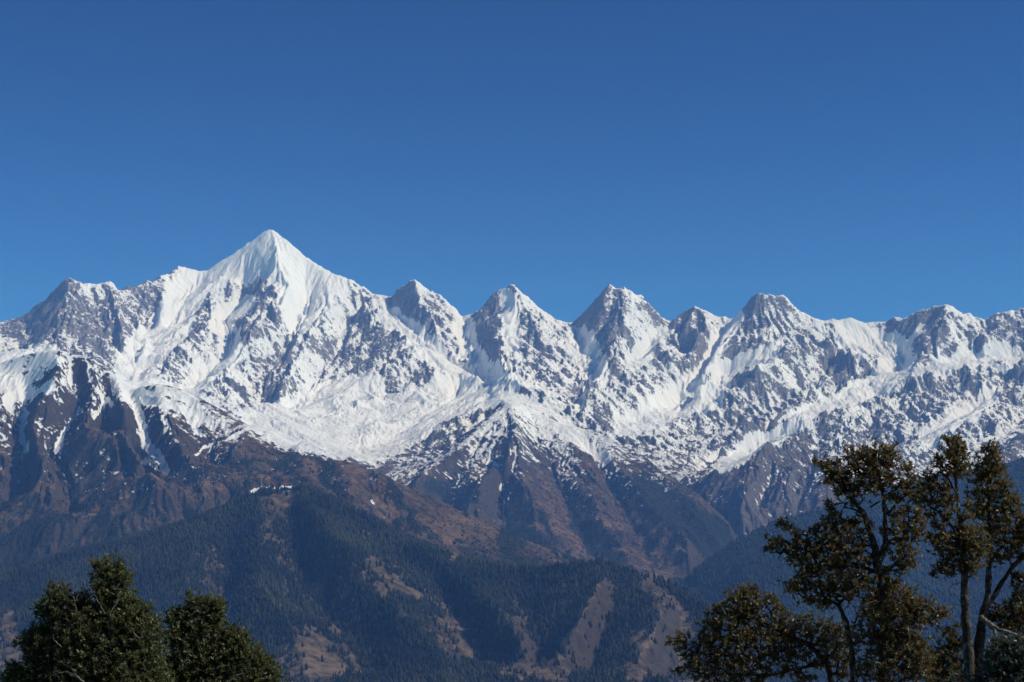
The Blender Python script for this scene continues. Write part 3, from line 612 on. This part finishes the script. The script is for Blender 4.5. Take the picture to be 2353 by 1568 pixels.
def near_tree(name, label, D, trunks, blobs, leafmats, seed, conv, density=1.0, leaf=.078, cat='tree', group=None, bare=(), step=30, thin=.34, fat=1.0):
    """trunks: [[(x, y, radius_m, depth_offset)...]] in the traced frame (conv -> photo px); blobs: (x, y, r[, depth offset, squash])"""
    rg_ = np.random.default_rng(seed)
    W = lambda x, y, d=0: np.array(pt(*conv(x, y), D + d))
    u_m = (W(100, 0) - W(0, 0))[0] / 100                   # metres per traced unit
    base = W(trunks[0][0][0], trunks[0][0][1]); gz = ground_z(base[0], D)
    root = bpy.data.objects.new(name, None); sc.collection.objects.link(root)
    root.location = (base[0], D, gz); root.empty_display_size = .5
    tag(root, label, cat, group); off = np.array(root.location)
    nodes, parents, rad, paths = [], [], [], []
    for ti, tr in enumerate(trunks):
        pts = [W(x, y, d) for x, y, r, d in tr]; rs = [r for x, y, r, d in tr]
        if ti == 0 or tr[0][1] > 1500:
            b = pts[0]; rs = [rs[0] * 1.7, rs[0] * 1.2] + rs; pts = [np.array([b[0] + .1 * (ti - .5), b[1], gz - .3]), np.array([b[0], b[1], gz + 1.0])] + pts
        P_ = [pts[0]]; R_ = [rs[0]]
        for a, b, ra, rb in zip(pts[:-1], pts[1:], rs[:-1], rs[1:]):
            n = max(2, int(np.linalg.norm(b - a) / .07))
            for k in range(1, n + 1):
                t = k / n; P_.append(a * (1 - t) + b * t); R_.append(ra * (1 - t) + rb * t)
        P_ = np.array(P_); w_ = np.cumsum(rg_.normal(0, 1, P_.shape), 0); k_ = np.linspace(0, 1, len(P_))[:, None]
        w_ -= w_[-1] * k_; P_ = P_ + w_ * .005
        R_ = np.array(R_) * (1 + .13 * np.sin(np.arange(len(R_)) * .9 + ti) * rg_.uniform(.3, 1, len(R_)))
        paths.append((P_, R_))
        for p in P_:
            if p[2] > base[2] - 1.2: nodes.append(p)
    v, f = tubes(paths, 9)
    v = v + (np.random.default_rng(seed + 1).normal(0, 1, v.shape)) * .005
    tv, tf = v, f
    ntr = len(nodes)
    # rosettes fill the crown masses
    pts = []
    for bl in blobs:
        x, y, r = bl[:3]; r *= fat; dz = bl[3] if len(bl) > 3 else 0; sq = bl[4] if len(bl) > 4 else 1.0
        n = int(density * 8.5 * (r / step) ** 2 + 2)
        q = rg_.normal(0, 1, (n, 3)); q /= np.linalg.norm(q, axis=1)[:, None]; q *= (rg_.uniform(0, 1, n) ** (1 / 2.1) * rg_.uniform(.6, 1.6, n))[:, None]
        c = W(x, y, dz); rr = r * u_m
        pts.append(c + q * np.array([rr, rr * 1.25 + .05, rr * sq]))
    C_ = np.concatenate(pts)
    g = fbm(C_[:, 0] * 1.0 + seed * 3.1, C_[:, 2] * 1.0 + C_[:, 1] * .7, .42, 3, seed)
    C_ = C_[g > -thin * .55 - .1 + rg_.uniform(-.12, .12, len(C_))]
    nodes = np.array(nodes); d0 = np.min(np.linalg.norm(C_[:, None] - nodes[None, ::3], axis=2), 1)
    order = np.argsort(d0); NN = list(nodes); par = [-1] * ntr; cnt = [0] * ntr; tips = []; tipdir = []
    arr = np.empty((ntr + len(C_) * 4, 3)); arr[:ntr] = nodes; m = ntr; par += [0] * (len(C_) * 4); cnt = np.zeros(ntr + len(C_) * 4)
    for i in order:
        c = C_[i]; dv = arr[:m] - c; dist = np.linalg.norm(dv, axis=1) + .5 * np.maximum(0, dv[:, 2] + .02)
        k = int(np.argmin(dist)); s = arr[k]; L_ = np.linalg.norm(c - s)
        nst = 1 if L_ < .12 else (2 if L_ < .3 else 4)
        prev = k; p0 = s; sag = np.array([0, 0, -.10 * L_]) + rg_.normal(0, .05 * L_, 3)
        for q in range(1, nst + 1):
            t = q / nst; p = s * (1 - t) + c * t + sag * 4 * t * (1 - t)
            arr[m] = p; par[m] = prev; prev = m; m += 1
        tips.append(c); d = c - arr[par[prev]]; d = d / (np.linalg.norm(d) + 1e-6); tipdir.append(d)
        j = prev
        while j >= ntr: cnt[j] += 1; j = par[j]
    segs = []
    V_ = []; 
    for j in range(ntr, m):
        k = par[j]; ra = .0035 * cnt[j] ** .5 + .0012; rb = ra if k < ntr else .0035 * cnt[k] ** .5 + .0012
        segs.append((np.stack([arr[k], arr[j]]), np.array([min(rb, ra * 1.5), ra])))
    if segs:
        A = np.array([s[0][0] for s in segs]); B = np.array([s[0][1] for s in segs]); ra = np.array([s[1][0] for s in segs]); rb = np.array([s[1][1] for s in segs])
        T = B - A; T /= np.linalg.norm(T, axis=1)[:, None] + 1e-9
        n1_ = np.cross(T, np.array([.2, 1, .3])); n1_ /= np.linalg.norm(n1_, axis=1)[:, None] + 1e-9; n2_ = np.cross(T, n1_)
        vs = []
        for P_, r_ in ((A, ra), (B, rb)):
            for k in range(4):
                th = k * math.pi / 2; vs.append(P_ + r_[:, None] * (math.cos(th) * n1_ + math.sin(th) * n2_))
        v = np.stack(vs, 1).reshape(-1, 3); q = np.array([(k, (k+1) % 4, 4 + (k+1) % 4, 4 + k) for k in range(4)])
        f = (q[None] + (np.arange(len(segs)) * 8)[:, None, None]).reshape(-1, 4)
        tf = np.concatenate([tf, f + len(tv)]); tv = np.concatenate([tv, v])
    mesh_obj('trunk', tv - off, tf, [BARK], parent=root, smooth=True)
    # leaves: whorls of pointed oval leaves round each twig tip
    tips = np.array(tips); td = np.array(tipdir); n = len(tips)
    td = td + np.array([0, 0, .55]) + rg_.normal(0, .35, (n, 3)); td /= np.linalg.norm(td, axis=1)[:, None]
    NL = 8
    a1 = np.cross(td, rg_.normal(0, 1, (n, 3))); a1 /= np.linalg.norm(a1, axis=1)[:, None]; a2 = np.cross(td, a1)
    th = (np.arange(NL) * 2.4)[None] + rg_.uniform(0, 6.28, n)[:, None] + rg_.normal(0, .25, (n, NL))
    tilt = rg_.uniform(.25, 1.35, (n, NL)) + np.linspace(.25, -.25, NL)[None]
    o_ = np.cos(th)[..., None] * a1[:, None] + np.sin(th)[..., None] * a2[:, None]
    dirv = np.sin(tilt)[..., None] * o_ + np.cos(tilt)[..., None] * td[:, None]
    side = np.cross(dirv, o_ * np.cos(tilt)[..., None] - td[:, None] * np.sin(tilt)[..., None] + 1e-4); side /= np.linalg.norm(side, axis=2)[..., None]
    up = np.cross(side, dirv)
    flip = np.sign(np.sum(up * td[:, None], 2))[..., None]; up = up * flip; side = side * flip
    ln = leaf * rg_.uniform(.5, 1.2, (n, NL, 1)); wd = ln * rg_.uniform(.17, .24, (n, NL, 1))
    b0 = tips[:, None] - td[:, None] * rg_.uniform(0, .055, (n, NL, 1)) + dirv * .008
    curl = rg_.uniform(-.12, .16, (n, NL, 1))
    p = [b0, b0 + dirv * ln * .38 + side * wd + up * ln * .07, b0 + dirv * ln * .42 - up * ln * .02, b0 + dirv * ln * .38 - side * wd + up * ln * .07,
         b0 + dirv * ln * .76 + side * wd * .75 + up * ln * (.05 - curl * .4), b0 + dirv * ln * .76 - side * wd * .75 + up * ln * (.05 - curl * .4), b0 + dirv * ln - up * ln * curl]
    v = np.stack(p, 2).reshape(-1, 3)
    q = np.array([(0, 1, 2), (0, 2, 3), (1, 4, 2), (2, 5, 3), (2, 4, 6), (2, 6, 5)])
    f = (q[None] + (np.arange(n * NL) * 7)[:, None, None]).reshape(-1, 3)
    tint = np.repeat(np.clip(rg_.uniform(0, 1, n * NL) * .7 + np.repeat(rg_.uniform(0, .35, n), NL), 0, 1), 7)
    mi = np.repeat((rg_.uniform(0, 1, n * NL) < .2).astype(int), 6) if len(leafmats) > 1 else None
    keep = np.ones(n * NL, bool) if True else None
    fl = mesh_obj('foliage', v - off, f, leafmats, {'tint': tint}, parent=root, fmat=mi)
    for k, (nm, br, matb) in enumerate(bare):              # bare or lichen-covered boughs
        ps = []
        for line in br:
            P_ = [W(x, y, d) for x, y, r, d in line]; R_ = [r for x, y, r, d in line]
            PP, RR = [], []
            for a, b, r1, r2 in zip(P_[:-1], P_[1:], R_[:-1], R_[1:]):
                for t in np.linspace(0, 1, 7)[:-1]: PP.append(a * (1-t) + b * t + rg_.normal(0, .006, 3)); RR.append((r1 * (1-t) + r2 * t) * rg_.uniform(.8, 1.25))
            PP.append(P_[-1]); RR.append(R_[-1])
            v, f = tubes([(PP, RR)], 6); mesh_obj(nm, v - off, f, [matb], parent=root, smooth=True)
    print(name, n, 'whorls'); return root

ZL = lambda x, y: (x * .2930, 1223.7 + y * .2930)           # left trees traced on one enlargement
ZR = lambda x, y: (1494 + x * .3775, 977 + y * .3775)       # right trees on another
tw = lambda *p: [list(q) for q in p]
near_tree('oak_tree', 'dark green oak at the bottom left, the taller of two, with grey bare twigs', 30,
  [[(850,1500,.10,0),(845,1000,.085,0),(860,750,.06,0),(870,560,.045,0),(860,330,.02,0)], [(845,1100,.06,0),(650,850,.045,-.2),(540,650,.03,-.2),(450,520,.015,-.2)], [(845,1150,.05,0),(480,1080,.035,.2),(250,950,.02,.2)], [(850,900,.05,0),(1050,750,.035,.2),(1130,640,.02,.2)]],
  [(770,255,45),(850,300,115),(930,290,60),(985,370,65),(960,480,90),(820,430,100),(800,500,75),(900,570,90),(1010,560,80),
   (430,450,62),(400,560,105),(500,560,110),(350,600,70),(640,560,95),(700,620,95),(600,680,130),(450,680,105),(1090,620,90),(1050,720,150),(1180,720,85),(900,720,150),(750,760,170),
   (560,830,170),(330,820,100),(200,850,62),(280,770,62),(400,900,120),(280,930,85),(720,950,190),(950,920,210),(1150,900,150),(540,1020,150),(300,1090,130),(130,1090,75),(90,1075,40),(200,1130,110),(420,1180,150),(700,1170,200),(1000,1130,220),(1200,1080,140),(60,1150,50),(600,1300,250),(1000,1320,250),(260,1300,180)],
  [LEAF_G], 21, ZL, density=1.15, leaf=.062, step=27, thin=.75,
  bare=[('bare_twig', [tw((600,620,.012,-.3),(585,520,.008,-.3),(560,440,.005,-.3),(580,400,.003,-.3)), tw((585,520,.006,-.3),(530,460,.004,-.3),(505,415,.002,-.3)), tw((590,540,.005,-.3),(620,460,.003,-.3),(640,420,.002,-.3)),
     tw((820,640,.012,-.5),(780,560,.008,-.5),(730,470,.005,-.5),(705,440,.002,-.5)), tw((900,560,.008,-.5),(960,510,.005,-.5),(1040,530,.002,-.5)), tw((870,620,.01,-.5),(920,540,.006,-.5),(930,470,.002,-.5)),
     tw((480,900,.008,-.7),(430,850,.005,-.7),(410,800,.002,-.7)), tw((660,1176,.012,-.9),(600,1120,.008,-.9),(520,1090,.005,-.9),(430,1110,.002,-.9)), tw((600,1120,.006,-.9),(560,1060,.004,-.9),(500,1030,.002,-.9))], BARKP)])
near_tree('oak_tree', 'dark green oak just right of the taller one at the bottom left', 32,
  [[(1480,1500,.10,0),(1500,1100,.08,0),(1560,850,.055,0),(1620,650,.035,0),(1600,530,.015,0)], [(1500,1150,.05,0),(1750,950,.04,0),(1900,850,.02,0)], [(1520,1000,.04,0),(1420,800,.03,0),(1410,650,.012,0)], [(1520,1250,.05,0),(1850,1150,.035,0),(2080,1080,.02,0)]],
  [(1478,478,26),(1480,530,30),(1520,560,55),(1590,540,70),(1680,570,75),(1720,560,48),(1640,640,100),(1720,650,62),(1580,600,70),(1400,640,66),(1460,640,66),(1330,670,42),(1400,740,110),(1540,760,115),(1680,720,50),(1340,830,80),(1480,880,150),(1600,900,120),(1740,790,85),(1820,800,90),(1760,900,110),(1890,820,70),(1920,910,100),(1860,1000,130),
   (2000,960,75),(2050,1040,85),(2110,1030,60),(1620,1030,150),(1420,1050,150),(1300,1100,110),(2120,1120,85),(2000,1140,120),(1800,1160,160),(1560,1200,180),(1350,1250,160),(2060,1260,160),(1750,1320,220)],
  [LEAF_G], 33, ZL, fat=.98, density=1.15, leaf=.064, step=27, thin=.75,
  bare=[('bare_twig', [tw((1760,1200,.012,-.8),(1860,1120,.008,-.8),(1960,1090,.004,-.8),(1990,1070,.002,-.8)), tw((1700,1000,.006,-.6),(1790,920,.003,-.6))], BARKP)])

RG = [LEAF_R, LEAF_P]
near_tree('tall_oak', 'tall rust-leaved oak with a forked pale trunk and wide crown', 35,
  [[(1420,1700,.115,0),(1430,1450,.11,0),(1435,1200,.10,0),(1405,960,.085,0),(1385,860,.08,0),(1375,760,.075,0),(1345,660,.05,0),(1300,540,.04,0),(1235,470,.03,0),(1200,400,.015,0)],
   [(1385,850,.06,0),(1430,720,.05,0),(1425,560,.042,0),(1420,420,.03,0),(1395,300,.02,0),(1370,190,.01,0)],
   [(1300,540,.03,0),(1250,520,.02,0),(1180,500,.015,0)], [(1390,900,.04,0),(1300,860,.03,.1),(1180,820,.02,.1),(1000,780,.012,.1),(880,740,.008,.1)],
   [(1410,900,.035,0),(1470,860,.03,0),(1560,800,.012,0)], [(1430,1200,.05,0),(1520,1130,.035,0),(1680,1110,.02,0),(1780,1120,.008,0)], [(1240,1700,.06,.2),(1235,1400,.055,.2),(1200,1200,.05,.2),(1150,1100,.035,.2),(1050,1040,.02,.2)],
   [(1425,560,.02,0),(1500,480,.015,0),(1560,420,.008,0)], [(1340,500,.018,0),(1400,460,.01,0)], [(1570,700,.012,0),(1575,560,.01,0),(1570,470,.006,0)], [(1430,720,.03,0),(1500,690,.02,0),(1570,690,.012,0)]],
  [(1340,180,70),(1400,170,72),(1460,160,50),(1290,190,56),(1220,150,36),(1215,200,32),(1350,260,105),(1440,240,75),(1250,260,75),(1480,200,36),(1130,230,46),(1060,240,46),(1010,220,34),(1110,290,70),(1180,320,72),(1090,340,40),(1200,400,60),(1280,380,75),(1370,360,75),(1150,400,46),(1460,340,60),(1240,460,36),
   (1550,270,44),(1530,350,55),(1590,330,50),(1520,440,56),(1600,420,56),(1540,520,50),(1630,510,40),(1460,440,40),
   (1080,500,46),(1130,540,46),(1070,580,46),(1120,620,66),(1060,660,56),(1000,640,36),(1230,600,56),(1180,680,75),(1280,650,50),(1100,730,90),(1020,760,75),(960,720,52),(900,690,50),(860,740,62),(800,720,46),(740,710,44),(715,740,24),(830,610,50),(790,600,26),(880,640,30),(850,800,50),(920,810,66),
   (1200,770,90),(1280,760,60),(1130,850,105),(1020,880,75),(940,900,66),(1230,880,95),(900,960,75),(860,990,46),(980,980,75),(1080,980,85),(1200,990,95),(1300,950,75),(1050,1070,60),(950,1060,40),
   (1540,610,70),(1600,640,60),(1490,640,50),(1640,670,40),(1530,720,66),(1580,780,50),(1500,800,50),(1600,830,50),(1540,860,44),(1450,760,36),(1500,890,28),(1640,560,34),(1660,600,30),(1640,430,34),(1670,350,30),(1470,540,34),(1420,650,30),(1330,820,44),(1440,880,34),(1450,950,46),(1290,560,30),(1350,600,26),
   (1350,1050,95),(1440,1010,60),(1500,980,55),(1420,1100,120),(1540,1070,95),(1620,1080,75),(1550,1170,85),(1640,1170,70),(1700,1120,44),(1730,1170,44),(1780,1110,36),(1790,1160,32),(1350,1180,100),(1450,1220,120),(1560,1280,100),(1620,1350,100),(1500,1360,120),(1640,1430,90),(1560,1480,140),(1380,1330,90),(1330,1480,110),(1240,1290,75)],
  RG, 41, ZR, fat=1.05, density=.95, leaf=.073, step=30, thin=.75,
  bare=[('lichened_bough', [tw((1400,1455,.035,-.4),(1340,1440,.03,-.45),(1260,1415,.02,-.5)), tw((1250,1560,.02,-.4),(1240,1480,.012,-.4))], BARKP)])
near_tree('young_oak', 'low spreading rust-leaved oak at the foot of the tall oaks', 37,
  [[(1130,1700,.07,0),(1080,1450,.06,0),(960,1330,.05,0),(820,1270,.04,0),(700,1200,.025,0),(600,1080,.012,0)], [(820,1270,.025,0),(760,1180,.02,0),(700,1090,.012,0)], [(960,1330,.03,0),(640,1420,.022,0),(400,1400,.015,0),(260,1380,.01,0),(160,1300,.005,0)], [(1080,1450,.03,0),(700,1530,.02,0),(350,1520,.01,0)]],
  [(640,990,26),(600,1010,46),(550,1020,50),(500,1060,58),(560,1090,80),(620,1090,62),(650,1040,34),(440,1120,62),(380,1140,38),(500,1160,85),(600,1190,95),(690,1180,56),(350,1200,56),(420,1230,85),(320,1250,34),(740,1060,36),(720,1050,26),(770,1100,46),(800,1140,44),(740,1150,34),
   (510,1290,105),(620,1300,105),(380,1330,80),(300,1340,56),(230,1300,34),(170,1290,34),(110,1325,28),(180,1350,36),(230,1400,48),(300,1440,75),(220,1470,44),(180,1500,30),(400,1430,85),(500,1430,95),(600,1430,95),(380,1520,85),(500,1540,85),(280,1520,42),(640,1540,75),(740,1260,95),(820,1210,60),(880,1220,66),(950,1200,52),(860,1300,100),(960,1290,85),(1030,1220,55),(1090,1230,55),(1060,1310,85),(1150,1250,60),(1140,1340,85),(750,1370,95),(860,1400,85),(960,1400,60),(1080,1410,75),(1180,1420,60),(700,1480,60),(900,1520,50),(820,1500,50),(1180,1520,70),(1020,1450,36),(960,1540,40)],
  RG, 52, ZR, fat=1.0, density=.95, leaf=.073, step=30, thin=.7)
near_tree('tall_oak', 'rust-leaved oak with one straight mossy trunk and a narrow spiky top', 34,
  [[(1940,1700,.10,0),(1930,1450,.095,0),(1915,1200,.08,0),(1905,1000,.072,0),(1900,870,.062,0),(1885,650,.045,0),(1870,450,.03,0),(1860,300,.02,0),(1840,150,.008,0)],
   [(1890,700,.03,0),(1830,620,.022,0),(1760,530,.015,0),(1690,490,.008,0)], [(1870,420,.02,0),(1800,320,.012,0),(1760,260,.006,0)], [(1895,780,.02,0),(1980,720,.015,0),(2030,640,.008,0)],[(1900,860,.02,0),(1820,850,.012,0),(1740,880,.006,0)]],
  [(1800,90,20),(1830,95,36),(1870,115,40),(1900,150,36),(1840,160,56),(1870,220,66),(1810,200,44),(1760,230,30),(1790,280,38),(1840,290,50),(1900,270,46),(1740,200,18),(1730,330,26),(1690,320,40),(1660,370,48),(1700,400,44),(1760,380,44),(1800,400,44),(1660,450,40),(1720,470,40),(1780,470,50),(1820,540,50),(1740,590,36),(1770,620,22),(1830,450,36),(1700,540,24),
   (1700,680,30),(1740,690,46),(1790,690,50),(1760,750,44),(1850,680,56),(1900,640,60),(1930,700,75),(1880,760,70),(1820,780,56),(1960,800,75),(1900,850,52),(1800,860,44),(1750,880,34),(1722,905,20),(1840,900,30),(1960,880,46),(1990,650,50),(1920,560,36),(2000,740,60),(1930,480,30)],
  RG, 63, ZR, fat=1.08, density=1.0, leaf=.073, step=28, thin=.62,
  bare=[('hanging_twig', [tw((1885,965,.008,0),(1840,970,.006,0),(1820,1000,.005,0),(1830,1030,.004,0),(1860,1045,.003,0))], BARK)])
near_tree('tall_oak', 'rust-leaved oak at the right edge, trunk forking above a pale dead bough', 36,
  [[(1980,1700,.11,0),(1990,1450,.105,0),(2010,1250,.09,0),(2020,1150,.08,0),(2050,1020,.06,0),(2060,880,.055,0),(2065,700,.045,0),(2060,500,.03,0),(2070,300,.02,0),(2060,170,.008,0)],
   [(2020,1150,.06,0),(2080,1060,.05,0),(2140,950,.045,0),(2200,870,.04,0),(2290,780,.03,0),(2420,640,.02,0)], [(2060,600,.025,0),(2140,480,.015,0),(2180,400,.008,0)], [(2020,1180,.05,0),(2150,1140,.04,.3),(2350,1080,.03,.3)], [(2000,1500,.04,0),(2200,1400,.03,.3),(2350,1380,.02,.3)],[(2065,800,.02,0),(2180,720,.015,0),(2280,620,.008,0)],[(1990,1400,.03,0),(1900,1330,.02,.2),(1830,1270,.01,.2)]],
  [(2050,140,28),(2080,150,44),(2110,180,36),(2030,170,26),(2070,220,56),(2110,250,56),(2020,260,56),(2060,310,75),(2130,330,60),(1990,330,56),(2160,400,62),(2080,410,80),(1990,420,70),(2190,450,44),(2220,470,44),(2150,500,70),(2060,520,80),(1980,520,52),(2220,550,52),(2260,600,40),(2150,600,75),(2070,630,70),(2240,650,55),(2290,560,46),(2130,700,75),(2050,750,60),(2220,740,60),(2280,700,46),(2180,800,50),(2100,820,50),(2280,800,36),(2330,740,80),(2360,600,100),
   (2230,990,34),(2270,950,46),(2240,1050,46),(2280,1060,40),(2330,960,80),(2120,1120,44),(2180,1130,56),(2250,1150,60),(2160,1200,70),(2240,1220,66),(2090,1180,38),(2330,1150,100),(2250,920,34),(2350,1300,120),
   (1830,1240,24),(1800,1260,28),(1840,1290,46),(1880,1330,50),(1770,1250,22),(1830,1360,56),(1870,1230,22),(1780,1400,75),(1850,1450,85),(1760,1500,85),(1880,1530,75),(1800,1580,100),(1700,1430,50),(1700,1540,75)],
  RG, 74, ZR, fat=1.05, density=1.05, leaf=.073, step=29, thin=.62,
  bare=[('lichened_bough', [tw((2010,1170,.055,-.3),(2060,1210,.05,-.45),(2120,1245,.035,-.6),(2200,1265,.025,-.7),(2290,1300,.015,-.8),(2380,1350,.01,-.8)), tw((2080,1220,.03,-.5),(2110,1290,.028,-.55),(2130,1350,.018,-.6),(2170,1400,.008,-.6)), tw((2120,1245,.02,-.6),(2160,1300,.012,-.6),(2190,1340,.006,-.6)), tw((2180,1262,.014,-.7),(2240,1290,.01,-.7),(2290,1340,.004,-.7))], BARKP)])
near_tree('oak_sapling', 'silvery green leafed oak in the bottom right corner below the lichened bough', 33,
  [[(2180,1800,.06,0),(2170,1600,.05,0),(2180,1450,.035,0),(2200,1330,.012,0)], [(2170,1600,.03,0),(2100,1480,.02,0),(2080,1380,.008,0)], [(2175,1550,.03,0),(2260,1460,.02,0),(2320,1380,.008,0)]],
  [(2120,1330,60),(2190,1340,66),(2260,1360,60),(2090,1400,60),(2160,1420,85),(2250,1440,85),(2310,1400,85),(2060,1480,60),(2130,1510,85),(2220,1530,95),(2040,1540,50),(2300,1540,100),(2080,1600,90),(2330,1300,50),(1980,1580,40),(1850,1560,60)],
  [LEAF_P], 85, ZR, density=1.15, leaf=.07, step=27, thin=.6)
print('trees', round(time.time() - T0, 1))

# ------------------------------------------------------------------ the air between here and the peaks
hz = bpy.data.materials.new('haze_air'); hz.use_nodes = True; hn = hz.node_tree.nodes; hn.clear()
pv = hn.new('ShaderNodeVolumePrincipled'); pv.inputs['Color'].default_value = (.20, .42, 1.0, 1); pv.inputs['Density'].default_value = HAZE = 3.0e-5
pv.inputs['Anisotropy'].default_value = 0.0; pv.inputs['Absorption Color'].default_value = (1, 1, 1, 1)
mo = hn.new('ShaderNodeOutputMaterial'); hz.node_tree.links.new(pv.outputs[0], mo.inputs['Volume'])
x0, x1, y0, y1, z0, z1 = -12500, 12500, -900, 24200, -900, 4150
vv = [(x, y, z) for z in (z0, z1) for y in (y0, y1) for x in (x0, x1)]
ff = [(0, 2, 3, 1), (4, 5, 7, 6), (0, 1, 5, 4), (2, 6, 7, 3), (0, 4, 6, 2), (1, 3, 7, 5)]
hb = mesh_obj('haze', vv, ff, [hz]); tag(hb, 'thin blue haze filling the valley air', 'haze', kind='stuff')
print('done', round(time.time() - T0, 1), 'lowest', ALLV[:, 2].min(), gZ.min(), 'highest', ALLV[:, 2].max())
